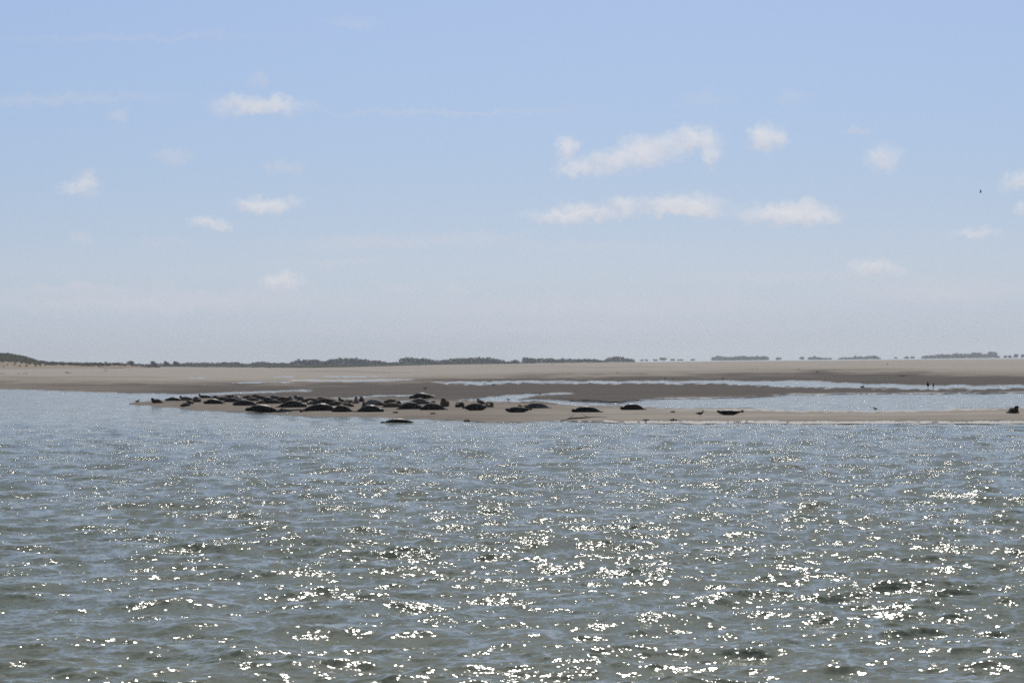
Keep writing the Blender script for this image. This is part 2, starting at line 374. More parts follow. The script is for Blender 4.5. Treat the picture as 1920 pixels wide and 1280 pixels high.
def tube(P_, R_, n=8, name='tube'):
    P_ = [Vector(p) for p in P_]; V, Fq = [], []
    for i, p in enumerate(P_):
        d = (P_[min(i + 1, len(P_) - 1)] - P_[max(i - 1, 0)]).normalized()
        a = d.orthogonal().normalized(); bb = d.cross(a)
        for k in range(n):
            an = 2 * math.pi * k / n; V.append(p + (a * math.cos(an) + bb * math.sin(an)) * R_[i])
    for i in range(len(P_) - 1):
        for k in range(n):
            Fq.append((i * n + k, i * n + (k + 1) % n, (i + 1) * n + (k + 1) % n, (i + 1) * n + k))
    Fq.append(tuple(range(n))[::-1]); Fq.append(tuple((len(P_) - 1) * n + k for k in range(n)))
    me = bpy.data.meshes.new(name); me.from_pydata([tuple(v_) for v_ in V], [], Fq)
    for p in me.polygons: p.use_smooth = True
    return me
def landz(px, D):
    return float(np.interp(px, [0, 700, 1000, 1250], [.25, .25, .0, -.5]))
def wood(label, prof, D, step=6.0, dense=1.0):
    """a far wood: crowns side by side following the skyline (pixel x, pixel top)"""
    xs_ = [p[0] for p in prof]; tp = [p[1] for p in prof]; k = D / F
    Vs, Fs, off = [], [], 0
    x = xs_[0] + step * .4
    while x < xs_[-1]:
        top = np.interp(x, xs_, tp) + rng.uniform(-1.0, .7)
        Dd = D * rng.uniform(.985, 1.03); gz = landz(x, D)
        pt = at_dist(x, top, Dd); ht = max(pt[2] - gz, 1.0)
        rw = step * k * rng.uniform(.6, .95)
        cz = gz + ht * .56
        n = int(max(60, 46 * dense * (rw * ht) / (k * k) / 14))
        V, f = leaf_quads(blob((pt[0], pt[1], cz), (rw, rw, ht * .46), n), 1.05 * k)
        Vs.append(V); Fs.append(f + off); off += len(V)
        n2 = int(16 + rw / k * 4)                       # hedge and undergrowth at its foot
        V, f = leaf_quads(np.stack([pt[0] + rng.uniform(-rw, rw, n2) * 1.2, pt[1] + rng.uniform(-rw, rw, n2), gz + rng.uniform(0, .4, n2) * ht], -1), .9 * k)
        Vs.append(V); Fs.append(f + off); off += len(V)
        x += step * rng.uniform(.6, 1.0)
    me = mesh_np('far_wood', np.concatenate(Vs), np.concatenate(Fs), False)
    return tag(link('far_wood', me, M_LEAF), label, 'wood', 'woods along the far shore', 'stuff')
WL, WR = 2700, 5000
wood('low hazy wood just right of the three round trees by the dune', [(338,683),(345,680.5),(375,679.5),(405,680),(415,679),(440,678.8),(458,681),(468,681.5)], WL)
wood('low thin hazy hedge running behind the three round trees', [(238,683),(255,682),(268,681.6),(282,682.2),(300,681.2),(322,681.8),(345,681.4)], WL, 5)
wood('hazy wood with two soft humps behind the left of the sand flat', [(466,681.5),(478,679),(500,678.4),(512,680),(530,680),(545,681)], WL)
wood('hazy wood with a pointed peak and a spiky notch', [(543,680.5),(552,677),(560,673.5),(566,674.5),(567.5,677),(569,674.5),(585,674.5),(589,673),(597,674.5),(608,677.5),(614,679)], WL * .97)
wood('broad rounded wood falling away to the right, left of the flat-topped wood', [(610,677),(620,672.5),(640,671.5),(655,671.3),(668,671),(676,673.5),(690,674),(705,675.5),(720,677),(727,680.5)], WL)
wood('small low wood between the broad wood and the flat-topped wood', [(727,681),(733,679),(742,678.3),(749,681)], WL)
wood('long wood starting with a steep flat-topped end', [(750,672),(754,670),(772,669.8),(783,671.5),(803,672),(808,675),(825,674.8),(836,674),(842,672.5),(857,671.2),(870,671.5),(885,670.3),(897,669.4),(910,670),(925,671.5),(940,673.5),(948,678)], WL)
wood('low round pair of crowns at the right end of the long wood', [(949,678),(953,677),(958,678),(962,675),(970,675),(973,678)], WL * .96)
wood('tall tufted wood with two bright gaps', [(980,672),(982,669),(987,669),(992,671),(1004,671.5),(1006,674.5),(1007,671.5),(1017,671.5),(1020,673.5),(1021,671),(1033,671),(1040,674),(1048,673.5)], WL)
wood('low even wood trailing off to a thin right tip', [(1046,673.5),(1053,670.8),(1058,672.5),(1075,673),(1090,673.2),(1098,672.5),(1114,672.6),(1122,675.2),(1132,677)], WL * 1.05)
wood('domed wood with a low tail on its right, alone on the sand horizon', [(1135,675),(1140,670.5),(1148,668.4),(1168,668.4),(1173,671.5),(1185,672.8),(1190,676)], WL * 1.15)
wood('long dark wood with three bumps in the middle of the right horizon', [(1335,668.5),(1340,667.6),(1350,666.6),(1358,668.8),(1378,669.2),(1394,666.6),(1404,669.2),(1414,668.5),(1421,666.4),(1428,668),(1436,667),(1441,671)], WR, 5)
wood('short ragged thicket with one upright tuft', [(1516,668.8),(1521,669.5),(1525,669.5),(1527,667.6),(1531,669.6),(1536,670.6),(1548,671),(1558,671.6)], WR, 4)
wood('low thicket rising to a rounded hump at its right end', [(1573,671.6),(1582,669.4),(1594,670.8),(1599,669.4),(1604,667.4),(1609,670.5),(1613,667.8),(1620,669),(1630,666.4),(1640,666.2),(1646,669),(1651,671.4)], WR, 4)
wood('longest dark wood of the right horizon climbing to a tall round end', [(1728,668),(1735,666.8),(1750,666.2),(1756,664.4),(1778,664.4),(1785,665.4),(1793,662.4),(1815,662.4),(1820,664),(1824,660.6),(1838,660.8),(1846,664),(1852,662),(1857,659),(1862,658.6),(1868,661),(1871,667),(1873,670.5)], WR, 5)

def make_tree(label, px, top, width, D, group, cat='tree', name='tree', base=None, n=170):
    k = D / F; gz = landz(px, D) if base is None else float(at_dist(px, base, D)[2])
    pt = at_dist(px, top, D); ht = pt[2] - gz; rw = width * k / 2
    o = bpy.data.objects.new(name, None); COL.objects.link(o); o.location = (pt[0], pt[1], gz)
    tag(o, label, cat, group)
    th = ht * .55
    link('trunk', tube([(0, 0, -.3), (rw * .04, 0, th * .5), (0, rw * .05, th)], [ht * .035, ht * .028, ht * .014], 8, 'trunk'), M_BARK, o)
    pts = [blob((rng.uniform(-.25, .25) * rw, 0, ht * rng.uniform(.46, .58)), (rw * .7, rw * .7, ht * .40), n)]
    for _ in range(7):
        a = rng.uniform(0, 6.28); pts.append(blob((math.cos(a) * rw * .65, math.sin(a) * rw * .5, ht * rng.uniform(.16, .78)), (rw * rng.uniform(.25, .55), rw * .5, ht * rng.uniform(.12, .26)), n // 5))
    V, f = leaf_quads(np.concatenate(pts), .95 * k)
    link('crown', mesh_np('crown', V, f, False), M_LEAF if D > 1500 else M_SCRUB, o)
    return o
GT = 'single trees on the far horizon'
for a in [
 ('dark rounded bush standing where the dunes end', 244, 675.8, 15, 1700, 683.5),
 ('broad twin-topped tree, first right of the dune bushes', 287.5, 675.6, 12, 2000, 687),
 ('low pointed tree between two taller round trees', 311.5, 676.6, 12, 2000, 687),
 ('compact round tree at the start of the low hazy wood', 330, 675.8, 13, 2000, 688),
 ('flat grey speck of a tree nearest the domed wood', 1203, 674, 6, WR, 676.6),
 ('second low speck of a tree right of the domed wood', 1212, 673.8, 6, WR, 676.6),
 ('tiny low tree left of the pointed one', 1229, 673.2, 9, WR, 676.4),
 ('small dark pointed tree alone on the sand horizon', 1243.5, 669.8, 14, WR, 676.4),
 ('small round tree next to the pointed one', 1261, 672.2, 8, WR, 676.4),
 ('faint thin bush right of the small round tree', 1275, 673.6, 13, WR, 675.8),
 ('faintest bush left of the three-bumped wood', 1299, 673.2, 9, WR, 675.6),
 ('low box-shaped tree right of the three-bumped wood', 1460, 670.2, 10, WR, 674.2),
 ('square-topped dark tree left of the ragged thicket', 1503, 668.4, 10, WR, 674),
 ('tiniest tree alone in the gap before the longest wood', 1679, 669.6, 5, WR, 672),
 ('oval bush hovering over the shimmering sand', 1700, 667.8, 10, WR, 672),
 ('smaller bush beside the oval one', 1711, 668.2, 8, WR, 672),
 ('low bush just right of the longest wood', 1885.5, 666, 8, WR, 671),
 ('second bush right of the longest wood', 1893.5, 666, 7, WR, 671),
 ('egg-shaped tree near the right edge of the view', 1905, 663.2, 9, WR, 671),
 ('cut-off tree at the right edge of the view', 1919, 663.6, 11, WR, 671)]:
    make_tree(a[0], a[1], a[2], a[3], a[4], GT, 'bush' if 'bush' in a[0] else 'tree', 'bush' if 'bush' in a[0] else 'tree', a[5])

# the dune on the left: a real ridge about 1.4 km away
DTOP = T([(-300,648),(-120,655),(0,661.6),(14,662.4),(30,664.6),(43,666.8),(52,669.4),(62,673),(71,676.2),(84,678),(104,679.4),(130,680),(150,680.6),(170,680.4),(200,681),(226,681.2),(240,683),(270,685.6),(300,687.6)])
DVEG = T([(-300,670),(0,677.5),(20,678.5),(45,680),(70,682.5),(100,684),(140,684.4),(190,686),(235,683.6),(250,685),(300,688)])
cx = np.arange(-300, 301, 1.2); tt = np.linspace(0, 1, 70)
CX, TT = np.meshgrid(cx, tt)
foot = yh(CX) + 5.2; top = DTOP(CX)
py = np.where(TT < .6, foot + (top - foot) * sstep(0, 1, TT / .6) ** .9, 0)
lump = (vnoise(CX / 9., TT * 14, 41) - .5) * 1.2 * sstep(0, .2, TT)
D_ = 1240 + 200 * TT
Pf = at_dist(CX, py + lump, D_)
zt = at_dist(cx, DTOP(cx), 1360.)[:, 2]; azx = at_dist(cx, DTOP(cx), 1360.)[:, 0] / 1360.
back = TT >= .6
zb = zt[None, :] * (1 - sstep(.6, 1, TT)) + .3 * sstep(.6, 1, TT) + lump * .2 * (TT < .95)
Pb = np.stack([azx[None, :] * D_, D_, zb], -1)
PD = np.where(back[..., None], Pb, Pf)
me = mesh_np('dune', PD.reshape(-1, 3), grid_faces(len(tt), len(cx)))
veg = sstep(2.0, -1.2, py - DVEG(CX) + (vnoise(CX / 5., TT * 20, 43) - .5) * 5); veg = np.where(back, 1, veg)
attr(me, 'veg', veg)
m, t, b = material('dune_surface'); va = t.new('ShaderNodeAttribute', attribute_name='veg').outputs['Fac']
pp = t.new('ShaderNodeNewGeometry').outputs['Position']
nn = t.noise(pp, .25, 5, .65)[0]
vv = t.math('GREATER_THAN', t.math('ADD', va, t.math('MULTIPLY', t.math('SUBTRACT', nn, .5), 1.3)), .5)
t.put(b.inputs['Base Color'], t.mix(vv, t.mix(nn, c4(.40, .33, .26), c4(.30, .25, .19)), t.mix(nn, c4(.035, .036, .024), c4(.075, .072, .046))))
b.inputs['Roughness'].default_value = .95; b.inputs['Specular IOR Level'].default_value = 0
tag(link('dune', me, m), 'dark overgrown dune with a pale sandy foot', 'dune', kind='structure')
# marram and low scrub on the dune
msk = (veg > .55) & (CX > -260)
idx = np.argwhere(msk); sel = idx[rng.integers(0, len(idx), 5200)]
cen = PD[sel[:, 0], sel[:, 1]] + np.stack([rng.uniform(-.3, .3, 5200), rng.uniform(-.5, .5, 5200), rng.uniform(0, .35, 5200)], -1)
V, f = leaf_quads(cen, .30)
tag(link('dune_grass', mesh_np('dune_grass', V, f, False), M_SCRUB), 'dark grass and low scrub covering the dune', 'dune grass', kind='stuff')
def bush(label, px, ybase, wpx, hpx, group):
    D = 1262.; k = D / F; pb = at_dist(px, ybase, D)
    V, f = leaf_quads(blob((0, 0, hpx * k * .45), (wpx * k / 2, wpx * k / 2, hpx * k * .5), 90), .5 * k)
    o = link('shrub', mesh_np('shrub', V, f, False), M_SCRUB); o.location = pb
    # stand it on the dune: slide along the view ray until it meets the surface
    j = int(np.argmin(np.abs(cx - px))); col_py = py[:, j][tt < .6]; i = int(np.argmin(np.abs(col_py - ybase)))
    o.location = PD[i, j]
    tag(o, label, 'shrub', group)
GB = 'shrubs along the foot of the dune'
for a in [('tiny dark shrub low on the pale dune face at the left edge', 7, 687.6, 3, 2), ('small dark shrub on the pale dune face below the crest', 14, 684.5, 3, 2.5), ('leaning dark shrub in the notch of the sandy dune face', 27, 684.5, 5, 5),
          ('low shrub where the pale dune face narrows', 37, 686.4, 6, 2.5), ('round dark shrub under the steepest part of the dune slope', 49, 686.8, 5, 4), ('pair of joined dark tufts below the falling dune ridge', 67, 686.6, 6, 3),
          ('single dark tuft between the dune ridge and the beach', 76, 686, 4, 3), ('dark shrub with a pointed top at the dune end', 94.5, 684, 5, 5),
          ('small upright bush on the skyline of the low dunes', 99.5, 681, 4, 4), ('wider bush on the skyline of the low dunes', 116, 681.5, 8, 4.5), ('spiky little bush on the low dune skyline', 131, 681.5, 5, 4),
          ('long low thicket on the low dune skyline', 146, 683.5, 20, 5.5), ('second long thicket, right of the first on the low dunes', 175, 684, 18, 5.5), ('dark bush before the sandy gap in the low dunes', 194, 686.5, 9, 4),
          ('rounded bush topping the low dunes left of the gap', 198.5, 681.5, 6, 4), ('broad dark bush near the end of the low dunes', 218, 684.5, 16, 5.5), ('last low shrub on the sand past the dunes', 249, 686.6, 9, 3.5), ('flat shrub trailing off right of the dunes', 267, 687, 9, 2.4)]:
    bush(*a, GB)

# ------------------------------------------------------------------ seals
def fur(name, dark, light, scale=9, rough=.6, spec=.07):
    m, t, b = material(name); oc = t.new('ShaderNodeTexCoord').outputs['Object']
    n = t.noise(oc, scale, 4, .65)[0]; n2_ = t.noise(oc, 2.2, 3, .5)[0]
    f = t.math('ADD', t.rng(n, .42, .62, 0, .75), t.rng(n2_, .35, .7, -.1, .35), clamp=True)
    t.put(b.inputs['Base Color'], t.mix(f, c4(*dark), c4(*light)))
    b.inputs['Roughness'].default_value = rough; b.inputs['Specular IOR Level'].default_value = spec
    bp = t.new('ShaderNodeBump'); bp.inputs['Strength'].default_value = .4; bp.inputs['Distance'].default_value = .01
    t.put(bp.inputs['Height'], n); t.put(b.inputs['Normal'], bp.outputs[0])
    return m
FUR = {'dark': fur('dark_wet_fur', (.026, .023, .021), (.075, .067, .060)), 'black': fur('black_wet_fur', (.016, .014, .014), (.042, .038, .036), rough=.45, spec=.15),
       'grey': fur('grey_fur', (.07, .067, .064), (.20, .19, .18)), 'brown': fur('brown_fur', (.055, .043, .032), (.16, .125, .09)),
       'tan': fur('tan_fur', (.10, .075, .05), (.24, .19, .13)), 'rust': fur('rust_fur', (.20, .095, .035), (.34, .19, .08)), 'pale': fur('pale_dry_fur', (.16, .15, .145), (.36, .34, .32), 6)}
PROF = [(0, .045), (.015, .075), (.05, .108), (.10, .125), (.145, .128), (.19, .146), (.26, .182), (.35, .208), (.45, .216), (.55, .208), (.65, .186), (.75, .150), (.83, .108), (.89, .070), (.92, .055)]
def ring(c, d, side, w_, h_, n=14):
    upv = side.cross(d) * -1.0
    return [c + side * (w_ * math.cos(2 * math.pi * k / n)) + upv * (h_ * math.sin(2 * math.pi * k / n)) for k in range(n)]
def loft(rings):
    n = len(rings[0]); V = [v_ for r in rings for v_ in r]; Fq = []
    for i in range(len(rings) - 1):
        for k in range(n): Fq.append((i * n + k, i * n + (k + 1) % n, (i + 1) * n + (k + 1) % n, (i + 1) * n + k))
    Fq.append(tuple(range(n))[::-1]); Fq.append(tuple((len(rings) - 1) * n + k for k in range(n)))
    return V, Fq
def seal_shape(L, fat, pose, bend):
    """one seal lying along x, nose towards +x, belly on z = 0"""
    lift_h = {'flat': .03, 'headup': .30, 'banana': .15, 'tailup': .10, 'hump': .0, 'alert': .42}[pose]
    lift_t = {'flat': .0, 'headup': .02, 'banana': .13, 'tailup': .13, 'hump': .0, 'alert': .0}[pose]
    pts, rad = [], []
    for tq, r in PROF:
        r = r * fat * (L / 1.65) ** .5
        if pose == 'hump': r *= 1 + .10 * math.exp(-((tq - .42) / .16) ** 2)
        x = (.5 - tq) * L; z = r * .86
        if tq < .32: z += lift_h * ((.32 - tq) / .32) ** 1.25; x -= lift_h * .25 * ((.32 - tq) / .32) ** 2
        if tq > .62: z += lift_t * ((tq - .62) / .30) ** 1.3
        if pose == 'banana': z += .02
        y = bend * (tq - .45) ** 2 * L * (1 if tq > .45 else -.6)
        pts.append(Vector((x, y, z))); rad.append(r)
    rings = []
    for i, p in enumerate(pts):
        d = (pts[max(i - 1, 0)] - pts[min(i + 1, len(pts) - 1)]).normalized()
        side = Vector((0, 0, 1)).cross(d).normalized()
        rings.append(ring(p, d, side, rad[i] * 1.10, rad[i] * .92))
    parts = [loft(rings)]
    tail = pts[-1]; td = (pts[-1] - pts[-3]).normalized()
    for s in (-1, 1):                                    # hind flippers, fanned out
        side = Vector((0, 0, 1)).cross(td).normalized() * s
        upv = side.cross(td).normalized()
        rr = []
        for q_, w_ in ((-.06, .03), (.0, .038), (.06, .05), (.12, .072), (.155, .06), (.17, .03)):
            c = tail + td * (q_ * L / 1.65) + side * (.012 + .42 * max(q_, 0))
            rr.append([c + upv * (w_ * 1.1 * math.cos(a)) + side * (.028 * math.sin(a)) for a in [2 * math.pi * k / 10 for k in range(10)]])
        parts.append(loft(rr))
    sh = pts[6]
    for s in (-1, 1):                                    # fore flippers against the flanks
        base = sh + Vector((0, s * rad[6] * .95, -rad[6] * .35)); dr = Vector((-.82, s * .38, -.32 if pose != 'alert' else -.6)).normalized()
        nrm_ = Vector((0, s, .4)).normalized(); wd = nrm_.cross(dr).normalized()
        rr = []
        for q_, w_ in ((-.06, .05), (.0, .06), (.08, .062), (.16, .05), (.21, .025)):
            c = base + dr * q_
            c.z = max(c.z, .035)
            rr.append([c + wd * (w_ * math.cos(a)) + nrm_ * (.026 * math.sin(a)) for a in [2 * math.pi * k / 10 for k in range(10)]])
        parts.append(loft(rr))
    V, Fq = [], []
    for (v_, f_) in parts:
        o = len(V); V += [tuple(p) for p in v_]; Fq += [tuple(i + o for i in f) for f in f_]
    me = bpy.data.meshes.new('seal'); me.from_pydata(V, [], Fq)
    return me
#  x0, x1, y top, y base, head side, turn (t towards the camera, a away), pose, coat, label
SEALS = [
 (282,305,746,756,'L','t','headup','dark','dark seal with raised head, leftmost of the herd beside the gull'),
 (311,341,744.5,751.5,'L','t','flat','black','black seal with a bright wet back, second from the left tip of the herd'),
 (337,361,742,751,'L','t','headup','grey','grey seal lifting its head behind the black wet-backed seal'),
 (342,366,750.5,757.5,'R','t','flat','dark','dark seal squeezed behind the small one lowest at the left tip'),
 (336,361,754.5,762,'L','t','flat','dark','small dark seal lowest on the sand at the left tip'),
 (358,379,743,754,'R','t','flat','brown','brown seal with a pale flank near the left tip'),
 (372,398,740,746.5,'L','a','headup','dark','dark seal with pointed raised head at the back edge of the left tip'),
 (394,415,742,747,'L','a','flat','dark','thin dark seal lying end to end with the pointed-headed one'),
 (384,418,748,757.5,'L','t','flat','black','bulky black seal lying alone in front, left of the big pile'),
 (417,441,740.5,746.5,'R','a','flat','dark','flat dark seal at the back, left of the pale upturned one'),
 (418,447,745.5,754,'R','t','flat','dark','dark grey seal lying under the pale upturned one'),
 (437,457,741,751,'L','a','headup','pale','pale-bellied seal tilted up at the left of the pile'),
 (438,482,750,760.5,'L','t','flat','dark','large dark seal in front of the pale-bellied one'),
 (458,483,745,752,'R','a','flat','brown','brown seal right behind the large dark seal'),
 (467,491,739.3,747.2,'R','a','hump','dark','round-backed dark seal farthest back in the left pile'),
 (462,520,759,771,'L','t','flat','black','long black seal with its nose low towards the water'),
 (483,516,745,754.5,'R','t','hump','dark','dark seal with an arched back behind the long black one'),
 (496,527,749,757,'R','t','flat','dark','dark seal stretched out flat in front of the arched one'),
 (513,547,742,755,'R','t','headup','brown','mottled brown seal heaped up in the middle of the left pile'),
 (520,572,751,764,'R','t','hump','dark','long dark seal with a high middle and pointed tail, right of the long black one'),
 (549,573,740.5,751,'L','t','headup','grey','grey seal with a light spot raising its head at the back'),
 (562,601,746,754.5,'R','a','flat','brown','brown-backed seal lying flat beside the light-spotted grey one'),
 (584,632,747,758.5,'R','a','hump','dark','big dark seal in the middle pile behind the largest front one'),
 (566,631,757,770.5,'R','a','hump','black','largest black seal in front with its tail stretched left'),
 (613,647,752,760.5,'R','t','flat','brown','brown seal lying across the right end of the middle pile'),
 (633,647,746,754,'L','t','headup','dark','small dark seal peeking out behind the brown one'),
 (644,665,749,760.5,'L','t','hump','tan','tan seal with a rounded back at the right end of the middle pile'),
 (624,660,760,772.5,'L','t','hump','dark','dark seal with a pale streaked back below the tan one'),
 (661,675,745,756.5,'L','t','alert','pale','pale-faced seal sitting up and looking straight out to the water'),
 (672,683,744,753.5,'R','t','headup','brown','small brown seal behind the shoulder of the pale-faced one'),
 (682,723,748.5,758.5,'L','t','hump','pale','whitish grey seal lying on its side behind the front dark one'),
 (667,717,760,772.5,'R','a','hump','black','black seal with a hump and its flat tail pointing left, near the water'),
 (677,691,756.5,764.5,'L','t','headup','dark','small dark head and shoulders just above the humped black seal'),
 (715,749,748,757,'R','a','hump','brown','brown seal with a long back next to the whitish grey one'),
 (716,752,755,764,'R','t','flat','brown','brown seal lying in front of the other long-backed brown one'),
 (746,788,754,767.5,'R','t','flat','dark','heavy dark seal facing right between the brown pair and the big mottled one'),
 (765,803,747,758,'R','t','hump','grey','grey seal with a light stripe behind the heavy dark one'),
 (769,816,737,747,'L','a','hump','black','black seal lying alone on the mud behind the herd'),
 (789,836,756,768.5,'L','t','hump','dark','big dark mottled seal in front of the sitting grey-brown one'),
 (824,845,745.5,762.5,'L','t','alert','brown','grey-brown seal sitting up with raised head at the right end of the pile'),
 (851,875,753,763.5,'L','t','flat','dark','dark seal whose back is overlapped by the slanting one'),
 (870,910,752,770,'R','t','tailup','dark','slanting dark seal with raised hind flippers'),
 (890,914,748,758,'L','a','headup','dark','dark seal with its head up next to the glinting pool'),
 (908,929,752.5,763.5,'L','t','hump','tan','tan plump seal right of the slanting dark one'),
 (949,994,761.5,773.5,'L','t','tailup','dark','dark grey seal with head and tail slightly raised, in front of the rusty one'),
 (965,987,758,766.5,'R','t','hump','rust','rusty orange seal between two dark ones'),
 (984,1030,755,765.5,'L','t','flat','grey','long grey seal stretched out right of the rusty one'),
 (1074,1127,761.5,773,'L','t','flat','black','black seal lying alone above the washed-up branch'),
 (1165,1209,757,768.5,'L','t','flat','black','plump black seal alone at the edge of the shining lagoon'),
 (1345,1391,768,778.5,'L','t','banana','black','black seal bent like a banana, alone on the right of the bar'),
 (1890,1912,761,775,'R','t','headup','black','round black seal seen end on, alone at the far right'),
 (452,474,740.5,747,'L','t','flat','dark','dark seal lying low on the back edge right of the pale upturned one'),
 (478,500,750,757,'L','t','flat','brown','brown seal showing between the large dark one and the long black one'),
 (540,562,748.5,756,'L','t','hump','dark','dark seal pressed against the tail of the high-backed long one'),
 (572,592,751,758.5,'L','t','flat','grey','grey seal lying in the gap before the big dark one'),
 (646,668,755.5,762.5,'R','t','flat','dark','dark seal lying in front of the tan one by the pale-faced one'),
 (400,432,744,751,'R','t','flat','dark','dark seal lying behind the bulky black one'),
 (428,447,740,747,'R','t','hump','dark','small dark round seal on the back edge above the dark grey one'),
 (476,503,741.5,748.5,'L','a','flat','dark','low dark seal just below the farthest round-backed one'),
 (503,528,741,748.5,'L','t','hump','grey','grey seal on the back edge behind the stretched-out dark one'),
 (530,556,745.5,753.5,'R','a','flat','dark','dark seal filling the gap before the light-spotted grey one'),
 (588,614,744.5,751.5,'R','t','hump','dark','low dark seal on the back edge of the middle pile'),
 (604,632,747,753.5,'L','t','flat','brown','brown seal tucked behind the big dark one in the middle pile'),
 (628,650,757,764.5,'R','t','flat','dark','dark seal wedged between the flat brown and the streaked one'),
 (700,727,753,760.5,'R','t','flat','dark','dark seal wedged between the whitish grey one and the brown pair'),
 (735,757,751,759,'L','t','hump','dark','dark seal at the shoulder of the heavy dark one'),
 (800,822,750.5,758,'L','t','flat','grey','grey seal half hidden behind the big mottled one'),
 (715,783,786.8,793.6,'L','t','flat','black','wet black seal lying in the water in front of the herd'),
]
pend = []
def y_dry(yb, front): return yb < front
for (x0, x1, yt, yb, hd, tn, pose, coat, label) in SEALS:
    xc = (x0 + x1) / 2; k = pxm(xc, yb); ap = (x1 - x0) / k; hp = (yb - yt) / k
    ap *= 1.10 + .08 * (xc < 420); hp *= 1.15; L = min(max(ap, 1.12), 2.1)
    phi = 0.0
    if ap < 1.0:                                         # foreshortened: find the turn that gives this width
        best = min(range(0, 86), key=lambda dgr: abs(L * math.cos(math.radians(dgr)) + .42 * math.sin(math.radians(dgr)) - ap))
        phi = math.radians(best)
    hx = {'flat': .03, 'headup': .22, 'banana': .16, 'tailup': .1, 'hump': 0, 'alert': .42}[pose]
    fat = min(max((hp - hx * .35) / ((.384 if pose != 'hump' else .42) * (L / 1.65) ** .5), .78), 1.35)
    me = seal_shape(L, fat, pose, random.uniform(-.35, .35))
    o = bpy.data.objects.new('seal', me); COL.objects.link(o)
    md = o.modifiers.new('skin', 'REMESH'); md.mode = 'VOXEL'; md.voxel_size = .026; md.use_smooth_shade = True
    sm = o.modifiers.new('soft', 'SMOOTH'); sm.factor = .5; sm.iterations = 2
    g_ = ground(xc, yb - .4)
    base = 0 if hd == 'R' else math.pi
    sgn = -1 if tn == 't' else 1
    rot = (sgn * phi) if hd == 'R' else (math.pi - sgn * phi)
    rot += random.uniform(-.1, .1)
    o.location = g_ + Vector((0, .12, -.02 if y_dry(yb, FRONT(xc)) else -.09)); o.rotation_euler = (0, 0, rot)
    tag(o, label, 'seal', 'seals hauled out on the sandbank')
    pend.append((o, coat))
bpy.context.view_layer.update()
dg = bpy.context.evaluated_depsgraph_get()
done = [(o, bpy.data.meshes.new_from_object(o.evaluated_get(dg)), coat) for o, coat in pend]
for o, me, coat in done:
    old = o.data; o.modifiers.clear(); o.data = me; bpy.data.meshes.remove(old); me.name = 'seal'
    me.materials.clear(); me.materials.append(FUR[coat])
    me.polygons.foreach_set('use_smooth', np.ones(len(me.polygons), bool))

# ------------------------------------------------------------------ birds
M_BIRD = fur('dark_backlit_plumage', (.022, .020, .020), (.06, .055, .052), 14, .7, .1)  # dark tone also holds the backlit shade of the gulls
M_GULL = fur('brown_backlit_plumage', (.06, .05, .042), (.13, .11, .09), 14, .7, .1)  # gull colour darkened, backlit shade put into it
m, t, b = material('bird_horn'); M_HORN = m
t.put(b.inputs['Base Color'], t.mix(t.noise(t.new('ShaderNodeTexCoord').outputs['Object'], 20, 2)[0], c4(.05, .035, .02), c4(.14, .09, .04)))
def make_bird(label, px, yb, wpx, hpx, face, mat=None, upright=False, group='birds resting on the flats', front=False):
    g_ = ground(px, yb); k = F / g_.y
    s = max(wpx / k / .50, .35) if not upright else max(hpx / k / .5, .5)
    s = min(s, 1.7); leg = .10
    o = bpy.data.objects.new('bird', None); COL.objects.link(o); o.location = g_; o.scale = (s, s, s)
    o.rotation_euler = (0, 0, (0 if face == 'R' else math.pi) + (1.35 if front else random.uniform(-.3, .3)))
    tag(o, label, 'bird', group)
    if upright: sp = [((-.20, 0, .06), .012), ((-.13, 0, .12), .04), ((-.05, 0, .20), .075), ((.02, 0, .29), .078), ((.055, 0, .37), .05), ((.06, 0, .43), .032), ((.075, 0, .475), .036), ((.105, 0, .485), .026), ((.125, 0, .484), .012)]
    else: sp = [((-.29, 0, .17), .010), ((-.22, 0, .175), .03), ((-.12, 0, .18), .065), ((-.01, 0, .18), .082), ((.08, 0, .195), .07), ((.135, 0, .245), .045), ((.15, 0, .29), .036), ((.165, 0, .32), .040), ((.195, 0, .325), .028), ((.212, 0, .322), .012)]
    pts = [Vector(p) for p, _ in sp]; rr = []
    for i, p in enumerate(pts):
        d = (pts[min(i + 1, len(pts) - 1)] - pts[max(i - 1, 0)]).normalized(); side = d.cross(Vector((0, 1, 0))).normalized()
        r = sp[i][1]; rr.append([p + side * (r * math.cos(a)) + Vector((0, 1, 0)) * (r * (.95 if r > .05 else 1) * math.sin(a)) for a in [2 * math.pi * q_ / 10 for q_ in range(10)]])
    V, Fq = loft(rr); me = bpy.data.meshes.new('body'); me.from_pydata([tuple(v_) for v_ in V], [], Fq)
    for p in me.polygons: p.use_smooth = True
    link('body', me, mat or M_BIRD, o)
    e_ = pts[-1]
    link('bill', tube([e_ - Vector((.01, 0, 0)), e_ + Vector((.03, 0, -.004)), e_ + Vector((.065, 0, -.016))], [.013, .010, .003], 6, 'bill'), M_HORN, o)
    for sy in (-.03, .03):
        zt_ = .14 if not upright else .16
        link('leg', tube([(0, sy, zt_), (-.008, sy, .07), (0, sy, .006), (.05, sy, .004)], [.012, .007, .007, .005], 6, 'leg'), M_HORN, o)
    return o
